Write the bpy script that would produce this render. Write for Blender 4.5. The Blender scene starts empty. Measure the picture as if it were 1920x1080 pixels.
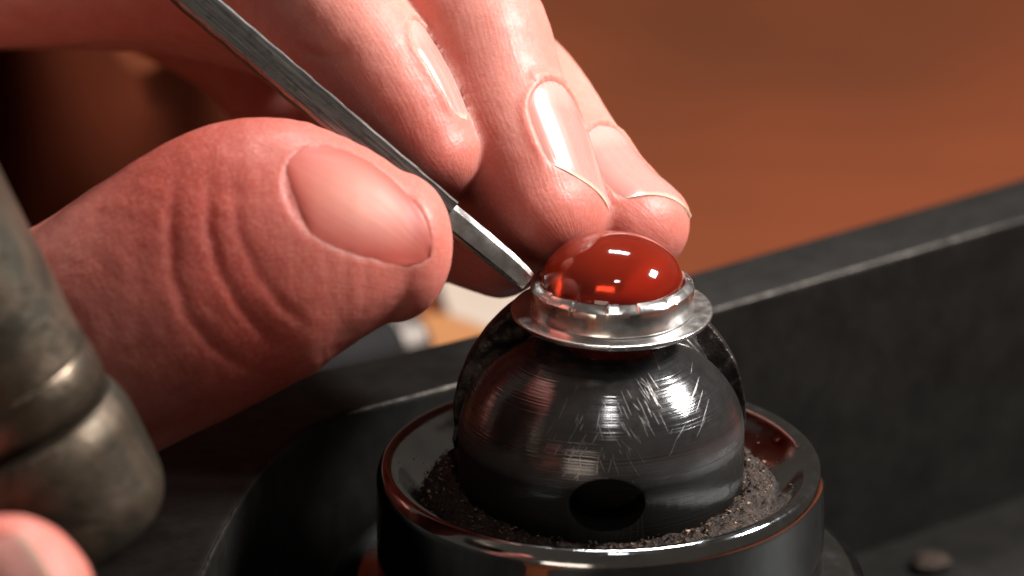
import bpy, bmesh, math, random
import numpy as np
import openvdb
from mathutils import Vector, Matrix, noise
from mathutils.bvhtree import BVHTree

random.seed(7); np.random.seed(7)
S = 0.001                                   # everything below is measured in millimetres
scene = bpy.context.scene
col = scene.collection

# ------------------------------------------------------------------ camera
PITCH = math.radians(21.0); DIST = 400.0; FPX = 7620.0
R3 = np.array([1.0, 0, 0]); F3 = np.array([0, math.cos(PITCH), -math.sin(PITCH)]); U3 = np.array([0, math.sin(PITCH), math.cos(PITCH)])
PX0, PY0 = 1127.0, 805.0                    # photo pixel of the world origin (vise ball centre)
CAM = -(PX0-960)/FPX*DIST*R3 - (540-PY0)/FPX*DIST*U3 - DIST*F3
cd = bpy.data.cameras.new('camera'); cam = bpy.data.objects.new('camera', cd); col.objects.link(cam)
cam.location = Vector(CAM*S)
cam.rotation_euler = (math.radians(90)-PITCH, 0, 0)
cd.sensor_width = 36.0; cd.lens = FPX*36/1920
cd.clip_start = 0.01; cd.clip_end = 20
cd.dof.use_dof = True; cd.dof.focus_distance = (DIST-4)*S; cd.dof.aperture_fstop = 20; cd.dof.aperture_blades = 7
scene.camera = cam

# ------------------------------------------------------------------ world, lamps, exposure
world = bpy.data.worlds.new('World'); scene.world = world; world.use_nodes = True
bg = world.node_tree.nodes['Background']; bg.inputs[0].default_value = (1.0, 0.80, 0.66, 1); bg.inputs[1].default_value = 0.08

def cw(v):                                   # camera axes (right, up, away) -> world vector
    return v[0]*R3 + v[1]*U3 + v[2]*F3
def area(name, direction, dist, size, power, colour, target=(0, 0, 12), shape='RECTANGLE'):
    d = np.array(cw(direction)); d /= np.linalg.norm(d)
    p = np.array(target)+d*dist
    l = bpy.data.lights.new(name, 'AREA'); l.shape = shape; l.size = size[0]*S; l.size_y = size[1]*S
    l.energy = power; l.color = colour
    o = bpy.data.objects.new(name, l); col.objects.link(o); o.location = Vector(p*S)
    o.rotation_euler = Vector(-d).to_track_quat('-Z', 'Y').to_euler()
    return o
area('key_lamp', (0.75, 0.65, -0.13), 440, (96, 70), 4.3, (1.0, 0.93, 0.88))
area('overhead_lamp', (0.10, 0.94, 0.20), 480, (120, 36), 1.7, (1.0, 0.93, 0.88))
area('bench_lamp', (0.10, 0.62, -0.78), 520, (60, 44), 0.25, (1.0, 0.95, 0.92))
area('low_lamp', (-0.30, -0.34, -0.88), 680, (260, 160), 0.38, (1.0, 0.80, 0.64))
scene.view_settings.view_transform = 'Standard'; scene.view_settings.look = 'None'
scene.view_settings.exposure = 0.0; scene.view_settings.gamma = 1.0; scene.view_settings.use_curve_mapping = False
scene.render.engine = 'CYCLES'
scene.cycles.use_denoising = True
scene.cycles.max_bounces = 8; scene.cycles.sample_clamp_indirect = 4
scene.cycles.caustics_reflective = False; scene.cycles.caustics_refractive = False

# ------------------------------------------------------------------ helpers
def cc(px, py, d):                           # photo pixel + depth from the focus plane -> camera-axes mm
    z = DIST+d
    return np.array([(px-960)/FPX*z, (540-py)/FPX*z, d])
def c2w(p):                                  # camera-axes mm -> world mm
    p = np.atleast_2d(p)
    return CAM + p[:, :1]*R3 + p[:, 1:2]*U3 + (p[:, 2:3]+DIST)*F3
def P(px, py, d): return c2w(cc(px, py, d))[0]
def Pz(px, py, z):                           # photo pixel on the horizontal plane z
    r = F3 + (px-960)/FPX*R3 + (540-py)/FPX*U3
    t = (z-CAM[2])/r[2]
    return CAM + r*t

def link(name, me, mat=None, parent=None, smooth=True, loc=None):
    o = bpy.data.objects.new(name, me); col.objects.link(o)
    if mat is not None: me.materials.append(mat)
    if smooth: me.shade_smooth()
    if parent is not None: o.parent = parent
    return o
def mesh(name, V, Fc, mat=None, parent=None, smooth=True):
    V = np.asarray(V, dtype=float)*S
    if parent is not None: V = V-np.array(parent.matrix_world.translation)
    me = bpy.data.meshes.new(name); me.from_pydata(V.tolist(), [], [list(map(int, f)) for f in Fc]); me.validate(); me.update()
    return link(name, me, mat, parent, smooth)
def empty(name, loc, label, cat, group=None):
    o = bpy.data.objects.new(name, None); col.objects.link(o); o.location = Vector(np.array(loc)*S)
    o.empty_display_size = 0.005
    bpy.context.view_layer.update()
    tag(o, label, cat, group); return o
def tag(o, label=None, cat=None, group=None, kind=None):
    if label: o['label'] = label
    if cat: o['category'] = cat
    if group: o['group'] = group
    if kind: o['kind'] = kind
    return o
def lathe(profile, n=128, a0=0, a1=2*math.pi, centre=(0, 0, 0)):
    closed = abs(a1-a0-2*math.pi) < 1e-6
    m = n if closed else n+1
    V = []; Fc = []
    for r, z in profile:
        for k in range(m):
            a = a0+(a1-a0)*k/n
            V.append((centre[0]+r*math.cos(a), centre[1]+r*math.sin(a), centre[2]+z))
    for i in range(len(profile)-1):
        for k in range(n):
            k2 = (k+1) % m
            Fc.append((i*m+k, i*m+k2, (i+1)*m+k2, (i+1)*m+k))
    return V, Fc
def smooth_profile(pts, sub=6):
    pts = np.array(pts, float); out = []
    for i in range(len(pts)-1):
        p0 = pts[max(i-1, 0)]; p1 = pts[i]; p2 = pts[i+1]; p3 = pts[min(i+2, len(pts)-1)]
        for k in range(sub):
            t = k/sub
            out.append(0.5*((2*p1)+(-p0+p2)*t+(2*p0-5*p1+4*p2-p3)*t*t+(-p0+3*p1-3*p2+p3)*t**3))
    out.append(pts[-1]); return np.array(out)
def fillet_profile(pts, rad, n=5):           # polyline with rounded corners
    pts = [np.array(p, float) for p in pts]; out = [pts[0]]
    for i in range(1, len(pts)-1):
        a = pts[i-1]-pts[i]; b = pts[i+1]-pts[i]; la = np.linalg.norm(a); lb = np.linalg.norm(b)
        r = min(rad[i] if hasattr(rad, '__len__') else rad, 0.48*la, 0.48*lb)
        p0 = pts[i]+a/la*r; p1 = pts[i]+b/lb*r
        for k in range(n+1):
            t = k/n; out.append((1-t)**2*p0+2*t*(1-t)*pts[i]+t*t*p1)
    out.append(pts[-1]); return out
def apply_mods(o):
    dg = bpy.context.evaluated_depsgraph_get(); dg.update()
    me = bpy.data.meshes.new_from_object(o.evaluated_get(dg)); o.modifiers.clear()
    o.data = me; return o
def sdf_to_mesh(arr, origin, vox):
    g = openvdb.FloatGrid(); g.background = 3.0
    g.copyFromArray(np.ascontiguousarray(arr, dtype=np.float32))
    pts, quads = g.convertToQuads(isovalue=0.0)
    return np.asarray(pts)*vox+origin, np.asarray(quads)

# ------------------------------------------------------------------ materials
class NT:
    def __init__(s, name):
        s.m = bpy.data.materials.new(name); s.m.use_nodes = True; s.t = s.m.node_tree; s.b = s.t.nodes['Principled BSDF']
    def n(s, typ, **kw):
        x = s.t.nodes.new('ShaderNode'+typ)
        for k, v in kw.items():
            if k in x.inputs.keys(): x.inputs[k].default_value = v
            else: setattr(x, k, v)
        return x
    def l(s, a, b): s.t.links.new(a, b)
    def coord(s, scale=(1, 1, 1), rot=(0, 0, 0)):
        c = s.n('TexCoord'); m = s.n('Mapping'); m.inputs['Scale'].default_value = scale; m.inputs['Rotation'].default_value = rot
        s.l(c.outputs['Object'], m.inputs[0]); return m.outputs[0]
    def noise(s, vec, scale, detail=4, rough=0.55, dist=0):
        x = s.n('TexNoise'); x.inputs['Scale'].default_value = scale; x.inputs['Detail'].default_value = detail
        x.inputs['Roughness'].default_value = rough; x.inputs['Distortion'].default_value = dist
        if vec is not None: s.l(vec, x.inputs['Vector'])
        return x.outputs['Fac']
    def ramp(s, fac, stops):
        x = s.n('ValToRGB'); e = x.color_ramp.elements
        while len(e) > len(stops): e.remove(e[-1])
        while len(e) < len(stops): e.new(0.5)
        for el, (p, c) in zip(e, stops):
            el.position = p; el.color = (c, c, c, 1) if np.isscalar(c) else (*c, 1)
        s.l(fac, x.inputs[0]); return x.outputs[0]
    def math(s, op, a, b=None, clamp=False):
        x = s.n('Math'); x.operation = op; x.use_clamp = clamp
        for i, v in enumerate((a, b)):
            if v is None: continue
            if np.isscalar(v): x.inputs[i].default_value = v
            else: s.l(v, x.inputs[i])
        return x.outputs[0]
    def mix(s, fac, a, b, mode='MIX'):
        x = s.n('Mix'); x.data_type = 'RGBA'; x.blend_type = mode
        for sock, v in ((x.inputs[0], fac), (x.inputs[6], a), (x.inputs[7], b)):
            if hasattr(v, 'is_linked') or hasattr(v, 'links'): s.l(v, sock)
            elif np.isscalar(v): sock.default_value = v
            else: sock.default_value = (*v, 1)
        return x.outputs[2]
    def bump(s, h, dist_mm, strength=1.0, prev=None):
        x = s.n('Bump'); x.inputs['Strength'].default_value = strength; x.inputs['Distance'].default_value = dist_mm*S
        s.l(h, x.inputs['Height'])
        if prev is not None: s.l(prev, x.inputs['Normal'])
        s.l(x.outputs[0], s.b.inputs['Normal']); return x.outputs[0]
    def set(s, **kw):
        for k, v in kw.items():
            k = k.replace('_', ' ')
            if hasattr(v, 'links'): s.l(v, s.b.inputs[k])
            elif isinstance(v, tuple) and len(v) == 3 and s.b.inputs[k].type == 'RGBA': s.b.inputs[k].default_value = (*v, 1)
            else: s.b.inputs[k].default_value = v
        return s

def skin_material():
    k = NT('skin'); v = k.coord()
    big = k.noise(v, 90, 3); mid = k.noise(v, 420, 4); fine = k.noise(v, 2600, 3)
    base = k.ramp(big, [(0.30, (0.60, 0.215, 0.175)), (0.72, (0.70, 0.315, 0.262))])
    base = k.mix(k.ramp(mid, [(0.40, 0.0), (0.72, 0.6)]), base, (0.58, 0.19, 0.145))
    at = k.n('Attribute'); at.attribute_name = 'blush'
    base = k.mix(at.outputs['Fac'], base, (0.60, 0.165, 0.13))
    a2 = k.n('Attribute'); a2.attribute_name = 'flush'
    base = k.mix(k.math('MULTIPLY', a2.outputs['Fac'], 0.95), base, (0.42, 0.062, 0.044))  # deep red shade on the thumb, painted into the skin colour
    base = k.mix(k.ramp(fine, [(0.45, 0.0), (0.8, 0.25)]), base, (0.74, 0.42, 0.33))
    k.set(Base_Color=base, Roughness=k.ramp(mid, [(0.3, 0.42), (0.7, 0.56)]), Subsurface_Weight=0.75, Subsurface_Scale=0.0030,
          Subsurface_Radius=(1.0, 0.34, 0.20), Specular_IOR_Level=0.42)
    fc = k.n('Attribute'); fc.attribute_name = 'fcoord'
    mp = k.n('Mapping'); mp.inputs['Scale'].default_value = (0.28, 2.1, 1); k.l(fc.outputs['Vector'], mp.inputs[0])
    r1 = k.noise(mp.outputs[0], 1.0, 3, 0.6, 0.4)                       # fine lines running along each finger
    wv = k.n('TexWave'); wv.bands_direction = 'Y'; wv.inputs['Scale'].default_value = 0.62; wv.inputs['Distortion'].default_value = 3.0
    wv.inputs['Detail'].default_value = 2; wv.inputs['Detail Scale'].default_value = 0.6; k.l(fc.outputs['Vector'], wv.inputs['Vector'])
    vo = k.n('TexVoronoi'); vo.inputs['Scale'].default_value = 1500; vo.feature = 'DISTANCE_TO_EDGE'; k.l(v, vo.inputs['Vector'])
    b = k.bump(r1, 0.07, 0.5)
    m3 = k.n('Mapping'); m3.inputs['Scale'].default_value = (1.5, 0.4, 1); m3.inputs['Rotation'].default_value = (0, 0, 0.35); k.l(fc.outputs['Vector'], m3.inputs[0])
    b = k.bump(k.noise(m3.outputs[0], 1.0, 4, 0.65, 0.6), 0.10, 0.45, b)
    b = k.bump(wv.outputs['Fac'], 0.010, 0.4, b)
    b = k.bump(vo.outputs[0], 0.05, 0.35, b)
    k.bump(k.noise(v, 700, 4), 0.16, 0.5, b)
    return k.m
def nail_material(name='fingernail', tint=(0.64, 0.285, 0.25), matte=False):
    k = NT(name); at = k.n('Attribute'); at.attribute_name = 'ncoord'
    sx = k.n('SeparateXYZ'); k.l(at.outputs['Vector'], sx.inputs[0])
    y = sx.outputs['Y']
    base = None if matte else k.ramp(y, [(0.0, (0.68, 0.38, 0.34)), (0.16, (0.67, 0.36, 0.32)), (0.30, tint), (0.93, tint), (0.97, (0.68, 0.44, 0.36)), (1.0, (0.70, 0.50, 0.40))])
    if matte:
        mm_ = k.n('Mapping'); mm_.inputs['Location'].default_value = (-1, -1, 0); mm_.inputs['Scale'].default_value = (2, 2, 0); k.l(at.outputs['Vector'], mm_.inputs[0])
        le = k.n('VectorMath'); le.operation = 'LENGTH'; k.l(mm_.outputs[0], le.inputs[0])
        base = k.mix(k.ramp(k.math('ADD', le.outputs['Value'], k.math('MULTIPLY', k.noise(None, 6), 0.1)), [(0.25, 0.0), (1.0, 1.0)]), tint, (0.46, 0.078, 0.055))  # lit oval painted pale, fading to painted red shade at the nail edge
    mp = k.n('Mapping'); mp.inputs['Scale'].default_value = (14, 0.8, 1); k.l(at.outputs['Vector'], mp.inputs[0])
    rid = k.noise(mp.outputs[0], 1.0, 3)
    k.set(Base_Color=base, Roughness=k.ramp(rid, [(0.3, 0.20), (0.7, 0.32)] if not matte else [(0.3, 0.50), (0.7, 0.60)]), Subsurface_Weight=0.5, Subsurface_Scale=0.0012,
          Subsurface_Radius=(1.0, 0.4, 0.3), Coat_Weight=0.25 if not matte else 0.0, Coat_Roughness=0.2)
    k.bump(rid, 0.05, 0.6)
    return k.m
def metal(name, colr, rough, ani=0.0, scale=300, bump=0.03, var=0.12, metallic=1.0):
    k = NT(name); v = k.coord(); a = k.noise(v, scale, 5)
    c2 = tuple(x*0.78 for x in colr)
    k.set(Base_Color=k.ramp(a, [(0.3, c2), (0.65, colr)]), Metallic=metallic,
          Roughness=k.ramp(k.noise(v, scale*2.3, 4), [(0.3, max(rough-var, 0.03)), (0.7, rough+var)]))
    k.bump(k.noise(v, scale*3, 4), bump, 0.6); return k.m

M = {}
M['skin'] = skin_material()
M['nail'] = nail_material()
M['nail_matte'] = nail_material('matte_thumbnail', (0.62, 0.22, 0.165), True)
M['silver'] = metal('polished_silver', (0.98, 0.975, 0.965), 0.22, scale=260, bump=0.035, var=0.07)
M['tool_steel'] = metal('tool_steel', (0.36, 0.365, 0.36), 0.28, scale=300, bump=0.035, var=0.10)
M['tool_tip'] = metal('polished_tool_tip', (0.90, 0.90, 0.89), 0.26, scale=240, bump=0.05, var=0.08)
M['cup_steel'] = metal('dark_polished_steel', (0.44, 0.475, 0.495), 0.10, scale=200, bump=0.02, var=0.07)
M['rod_steel'] = None

def worn_rod(name='worn_grey_steel', r0=0.36, dark=0.9):
    k = NT(name); v = k.coord(); a = k.noise(v, 130, 6, 0.6); b = k.noise(v, 95, 6, 0.65, 0.8)
    base = k.ramp(a, [(0.30, (0.055, 0.040, 0.028)), (0.65, (0.125, 0.098, 0.070))])
    base = k.mix(k.ramp(b, [(0.46, 0.0), (0.57, dark)]), base, (0.03, 0.028, 0.02))
    k.set(Base_Color=base, Metallic=0.75, Roughness=k.ramp(b, [(0.3, r0), (0.7, r0+0.22)])); k.bump(a, 0.5, 0.8); return k.m
M['rod_steel'] = worn_rod(); M['rod_bright'] = worn_rod('rubbed_steel_shoulder', 0.24, 0.6)

def bar_steel():
    k = NT('ground_tool_steel'); at = k.n('Attribute'); at.attribute_name = 'tcoord'
    mp = k.n('Mapping'); mp.inputs['Scale'].default_value = (0.16, 5.0, 5.0); k.l(at.outputs['Vector'], mp.inputs[0])
    g = k.noise(mp.outputs[0], 1.0, 4, 0.6)
    m2 = k.n('Mapping'); m2.inputs['Scale'].default_value = (0.9, 0.9, 0.9); k.l(at.outputs['Vector'], m2.inputs[0])
    h = k.noise(m2.outputs[0], 1.0, 3, 0.5, 0.3)
    base = k.ramp(g, [(0.3, (0.27, 0.275, 0.27)), (0.7, (0.42, 0.425, 0.415))])
    base = k.mix(k.ramp(h, [(0.56, 0.0), (0.70, 0.6)]), base, (0.12, 0.115, 0.105))
    k.set(Base_Color=base, Metallic=1.0, Roughness=k.ramp(g, [(0.3, 0.22), (0.7, 0.36)]))
    b = k.bump(g, 0.02, 0.5); k.bump(h, 0.16, 0.35, b); return k.m
M['tool_steel'] = bar_steel()
def jaw_material(name, rough_face):
    k = NT(name); v = k.coord()
    sx = k.n('SeparateXYZ'); k.l(v, sx.inputs[0])
    a = k.noise(v, 230, 5, 0.65); b = k.noise(v, 900, 4, 0.6)
    base = k.ramp(a, [(0.35, (0.13, 0.135, 0.142) if not rough_face else (0.03, 0.027, 0.026)), (0.7, (0.20, 0.205, 0.21)) if not rough_face else (0.7, (0.06, 0.052, 0.048))])
    # grey worn burnish where the ring work has rubbed the crown of the jaw
    mp = k.n('Mapping'); mp.inputs['Location'].default_value = (-0.0012, 0.0075, -0.0068); mp.inputs['Scale'].default_value = (1, 1, 1)
    tc = k.n('TexCoord'); k.l(tc.outputs['Object'], mp.inputs[0])
    ln = k.n('VectorMath'); ln.operation = 'LENGTH'; k.l(mp.outputs[0], ln.inputs[0])
    near = k.math('SUBTRACT', 1.0, k.math('DIVIDE', ln.outputs['Value'], 0.0062), clamp=True)
    worn = k.math('MULTIPLY', near, k.ramp(b, [(0.46, 0.0), (0.62, 1.0)]))
    worn = k.math('MULTIPLY', worn, k.ramp(a, [(0.40, 0.0), (0.58, 1.0)]))
    if rough_face:
        worn = k.ramp(b, [(0.60, 0.0), (0.74, 0.5)])
    base = k.mix(worn, base, (0.36, 0.34, 0.32))
    low = None
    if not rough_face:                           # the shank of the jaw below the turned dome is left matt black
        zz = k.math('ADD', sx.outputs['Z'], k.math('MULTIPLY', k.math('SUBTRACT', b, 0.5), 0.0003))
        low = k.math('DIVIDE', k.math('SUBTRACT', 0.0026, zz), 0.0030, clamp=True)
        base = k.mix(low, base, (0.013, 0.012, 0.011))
    wv = k.n('TexNoise'); wv.noise_dimensions = '1D'; wv.inputs['Scale'].default_value = 5200; wv.inputs['Detail'].default_value = 2
    wz = k.math('ADD', sx.outputs['Z'], k.math('MULTIPLY', k.noise(v, 120, 2), 0.0004)); k.l(wz, wv.inputs['W'])
    k.set(Base_Color=base, Metallic=0.9, Roughness=k.ramp(b, [(0.3, 0.13 if not rough_face else 0.34), (0.75, 0.23 if not rough_face else 0.6)]),
          Specular_IOR_Level=0.6)
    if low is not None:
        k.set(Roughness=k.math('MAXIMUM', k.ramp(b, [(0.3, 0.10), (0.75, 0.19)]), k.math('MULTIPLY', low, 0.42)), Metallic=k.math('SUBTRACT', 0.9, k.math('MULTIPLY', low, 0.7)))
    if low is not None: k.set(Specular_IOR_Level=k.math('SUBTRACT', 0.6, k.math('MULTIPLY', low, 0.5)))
    bp = k.bump(wv.outputs['Fac'], 0.06 if not rough_face else 0.02, 0.6)
    k.bump(k.noise(v, 600, 5, 0.7), 0.012 if not rough_face else 0.5, 0.6, bp); return k.m
M['jaw'] = jaw_material('turned_black_steel', False)
M['jaw_rough'] = jaw_material('chipped_black_steel', True)

def black_plate():
    k = NT('worn_black_plate'); v = k.coord(); a = k.noise(v, 160, 6, 0.6)
    base = k.ramp(a, [(0.35, (0.005, 0.0046, 0.0042)), (0.7, (0.011, 0.0106, 0.0093))])
    k.set(Base_Color=base, Roughness=k.ramp(k.noise(v, 500, 4), [(0.3, 0.42), (0.7, 0.58)]), Specular_IOR_Level=0.22)
    k.bump(k.noise(v, 1200, 4), 0.05, 0.6); return k.m
M['plate'] = black_plate()
M['worn_edge'] = metal('bare_worn_edge', (0.042, 0.039, 0.035), 0.5, scale=500, bump=0.1)

def stone():
    k = NT('carnelian'); v = k.coord(); a = k.noise(v, 110, 3, 0.5, 0.4)
    base = k.ramp(a, [(0.3, (0.36, 0.018, 0.008)), (0.7, (0.62, 0.055, 0.015))])
    k.set(Base_Color=base, Roughness=0.07, IOR=1.54, Transmission_Weight=0.68, Subsurface_Weight=1.0, Subsurface_Scale=0.0042, Subsurface_Radius=(1.0, 0.13, 0.05),
          Coat_Weight=0.5, Coat_Roughness=0.03)
    k.bump(k.noise(v, 160, 2), 0.03, 0.25); return k.m
M['stone'] = stone()

def wood():
    k = NT('brown_bench_wood'); v = k.coord((1, 6, 1)); a = k.noise(v, 14, 5, 0.6, 0.5); b = k.noise(k.coord((1, 0.6, 1), (0, 0, 0.3)), 11, 2)
    base = k.ramp(a, [(0.3, (0.128, 0.031, 0.0105)), (0.7, (0.150, 0.037, 0.0125))])
    base = k.mix(k.ramp(b, [(0.38, 0.0), (0.66, 0.75)]), base, (0.075, 0.022, 0.0075))
    k.set(Base_Color=base, Roughness=0.9, Specular_IOR_Level=0.15); k.bump(a, 0.2, 0.5); return k.m
M['wood'] = wood()
def plain(name, c, rough=0.6, metallic=0.0):
    k = NT(name); v = k.coord(); a = k.noise(v, 60, 5)
    k.set(Base_Color=k.ramp(a, [(0.3, tuple(x*0.8 for x in c)), (0.7, c)]), Roughness=rough, Metallic=metallic, Specular_IOR_Level=0.2); k.bump(k.noise(v, 500, 4), 0.08, 0.5); return k.m
M['card'] = plain('beige_card', (0.50, 0.42, 0.35)); M['tan'] = plain('tan_wood', (0.42, 0.19, 0.075)); M['dark_handle'] = plain('dark_handle', (0.006, 0.006, 0.007), 0.7)
M['ferrule'] = metal('grey_ferrule', (0.22, 0.21, 0.205), 0.4); M['cloth'] = plain('grey_brown_cloth', (0.15, 0.08, 0.042), 0.95)
M['dark_leather'] = plain('dark_leather', (0.038, 0.010, 0.0035), 0.95)
M['dust'] = None
def dust():
    k = NT('brown_filings_dust'); v = k.coord(); a = k.noise(v, 1500, 4, 0.7)
    k.set(Base_Color=k.ramp(a, [(0.35, (0.008, 0.005, 0.003)), (0.58, (0.034, 0.018, 0.010)), (0.78, (0.22, 0.13, 0.075))]), Roughness=0.7, Metallic=0.15)
    k.bump(a, 0.5, 0.9); return k.m
M['dust'] = dust()
M['filing'] = metal('filing_flakes', (0.34, 0.23, 0.155), 0.6, scale=800, metallic=0.3)

# ================================================================== THE SETTING
ZB = -46.0                                   # bench surface
m_ = 900
bench = mesh('bench_top', [(-m_, -500, ZB), (m_, -500, ZB), (m_, 1600, ZB), (-m_, 1600, ZB), (-m_, -500, ZB-30), (m_, -500, ZB-30), (m_, 1600, ZB-30), (-m_, 1600, ZB-30)],
             [(0, 1, 2, 3), (7, 6, 5, 4), (0, 4, 5, 1), (1, 5, 6, 2), (2, 6, 7, 3), (3, 7, 4, 0)], M['wood'], None, False)
tag(bench, 'blurred brown wooden bench top behind the black trough', kind='structure')

# ------------------------------------------------------------------ black trough with a thick rounded rim that surrounds the vise
ZR = -6.0
inner_px = [(2500, 232), (2200, 325), (1920, 410), (1620, 498), (1340, 580), (1100, 651), (860, 719), (740, 751), (640, 777), (570, 808), (520, 850), (470, 912), (425, 985), (380, 1080), (345, 1180), (320, 1300), (305, 1440)]
inner = np.array([Pz(x, y, ZR)[:2] for x, y in inner_px])
def resample(poly, n):
    poly = smooth_profile(poly, 10); s = np.r_[0, np.cumsum(np.linalg.norm(np.diff(poly, axis=0), axis=1))]
    t = np.linspace(0, s[-1], n); return np.c_[np.interp(t, s, poly[:, 0]), np.interp(t, s, poly[:, 1])]
inner = resample(inner, 160)
for _ in range(6): inner[1:-1] = 0.25*inner[:-2]+0.5*inner[1:-1]+0.25*inner[2:]
tan_ = np.gradient(inner, axis=0); tan_ /= np.linalg.norm(tan_, axis=1)[:, None]
out_n = np.c_[tan_[:, 1], -tan_[:, 0]]
if np.dot(out_n[40], inner[40]) < 0: out_n = -out_n
WALL = 10.6
prof = fillet_profile([(0.0, -38), (0.0, 0.0), (WALL, 0.0), (WALL, -38)], [0, 0.7, 1.1, 0], 4)   # (outward, height)
V = []; Fc = []
m = len(prof)
for i in range(len(inner)):
    for (o_, h) in prof:
        wob = 0.10*noise.noise(Vector((inner[i][0]*0.15, inner[i][1]*0.15, h*0.4)))
        sw = min(max((i-85)/40, 0), 1); V.append((*(inner[i]+out_n[i]*(o_*(1+0.45*sw*sw*(3-2*sw))+wob)), ZR+h))
for i in range(len(inner)-1):
    for k in range(m-1): Fc.append((i*m+k, i*m+k+1, (i+1)*m+k+1, (i+1)*m+k))
trough = empty('trough', (-30, 15, ZB), 'black metal trough with thick rounded rim around the vise', 'trough')
mesh('rim_wall', V, Fc, M['plate'], trough)
# bare metal along the worn inner arris
V = []; Fc = []; segs = 420
ii = resample(inner, segs)
tt = np.gradient(ii, axis=0); tt /= np.linalg.norm(tt, axis=1)[:, None]; nn = np.c_[tt[:, 1], -tt[:, 0]]
if np.dot(nn[100], ii[100]) < 0: nn = -nn
for i in range(segs):
    wgt = max(0.04, 0.18+0.50*noise.noise(Vector((i*0.055, 3.1, 0)))+0.25*noise.noise(Vector((i*0.3, 9, 0))))
    for f in (0, 0.5, 1):
        a = (0.5-f)*wgt*1.5+math.pi/4
        V.append((*(ii[i]+nn[i]*(0.56-0.60*math.cos(a)-0.02)), ZR-0.56+0.60*math.sin(a)+0.02))
for i in range(segs-1):
    for k in range(2): Fc.append((i*3+k, i*3+k+1, (i+1)*3+k+1, (i+1)*3+k))
edge = mesh('worn_edge', V, Fc, M['worn_edge'], trough)
# floor plate of the trough
fl = [tuple(p)+(ZB+4,) for p in ii[::6]]+[(-70, -320, ZB+4), (190, -320, ZB+4), (190, 120, ZB+4)]
mesh('floor_plate', fl, [tuple(range(len(fl)))], M['plate'], trough, False)

# ================================================================== THE BALL VISE
vise = empty('ball_vise', (0, 0, ZB+4), 'black split-jaw ball vise in a polished round steel cup', 'vise')
cup_prof = fillet_profile([(17.0, -34), (17.2, -20), (22.2, -15.0), (22.2, -4.5), (21.5, -3.2), (20.3, -3.5), (18.6, -5.2), (14.2, -8.0), (8, -8.4)],
                          [0, 1, .6, .9, .6, .6, 1.2, 2, 0], 8)
V, Fc = lathe(cup_prof, 160); mesh('cup', V, Fc, M['cup_steel'], vise)
fp = fillet_profile([(17.5, -14.2), (24.6, -14.2), (26.9, -16.4), (26.9, -40), (17.0, -41.0)], [0, 1.2, 2.4, 1, 0], 8)
V, Fc = lathe(fp, 160); mesh('base_collar', V, Fc, M['cup_steel'], vise)

# front jaw: half dome on a half cylinder, drilled with a round hole
A, C = 14.07, 11.3
YF = -0.45
pr = [(0.0, -8.2), (A-0.4, -8.2), (A, -7.8), (A, -0.3)] + [(A*math.cos(t), C*math.sin(t)) for t in np.linspace(0.0, math.pi/2, 44)[1:-1]] + [(0.0, C)]
V, Fc = lathe(pr, 120, math.pi, 2*math.pi, (0, YF, 0))
mm = 121
cap = [i*mm for i in range(len(pr))] + [i*mm+120 for i in range(len(pr)-2, 0, -1)]
Fc.append(tuple(cap))
jaw = mesh('front_jaw', V, Fc, M['jaw'], None)
bm = bmesh.new(); bm.from_mesh(jaw.data); bmesh.ops.remove_doubles(bm, verts=bm.verts, dist=2e-6); bmesh.ops.recalc_face_normals(bm, faces=bm.faces); bm.to_mesh(jaw.data); bm.free()
hv, hf = lathe([(0, -8), (3.65, -8), (3.65, 8), (0, 8)], 48)
hv = [(x+0.3, z-17, y*0.76-1.75) for x, y, z in hv]
hole = mesh('hole_cutter', hv, hf)
bm = bmesh.new(); bm.from_mesh(hole.data); bmesh.ops.remove_doubles(bm, verts=bm.verts, dist=2e-6); bmesh.ops.recalc_face_normals(bm, faces=bm.faces); bm.to_mesh(hole.data); bm.free()
md = jaw.modifiers.new('hole', 'BOOLEAN'); md.object = hole; md.operation = 'DIFFERENCE'; md.solver = 'EXACT'
mb = jaw.modifiers.new('bev', 'BEVEL'); mb.width = 0.28*S; mb.segments = 3; mb.limit_method = 'ANGLE'; mb.angle_limit = math.radians(40); mb.harden_normals = True
apply_mods(jaw); bpy.data.objects.remove(hole)
jaw.data.shade_smooth(); jaw.data.set_sharp_from_angle(angle=math.radians(35))
jaw.parent = vise; jaw.matrix_parent_inverse = vise.matrix_world.inverted()

# file scratches cut across the crown of the front jaw
def dome_pt(x, z, off=0.0):
    q = 1-(x/A)**2-(z/C)**2
    if q <= 0.002: return None
    y = -A*math.sqrt(q); n = np.array([x/A**2, y/A**2, z/C**2]); n /= np.linalg.norm(n)
    return np.array([x, y+YF, z])+n*off, n
V = []; Fc = []
def scratch(x, z, ang, L, wd):
    base = len(V); k = 6
    for i in range(k+1):
        t = i/k-0.5; r = dome_pt(x+math.cos(ang)*L*t, z+math.sin(ang)*L*t, 0.012)
        if r is None: del V[base:]; return
        p, n = r; r2 = dome_pt(x+math.cos(ang)*L*(t+.02), z+math.sin(ang)*L*(t+.02), 0.012)
        if r2 is None: del V[base:]; return
        s = np.cross(n, r2[0]-p); s /= np.linalg.norm(s); w2 = wd*(1-(2*t)**2)**0.7+0.004
        V.append(p-s*w2); V.append(p+s*w2)
    for i in range(k): Fc.append((base+2*i, base+2*i+1, base+2*i+3, base+2*i+2))
rs = random.Random(5)
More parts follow.
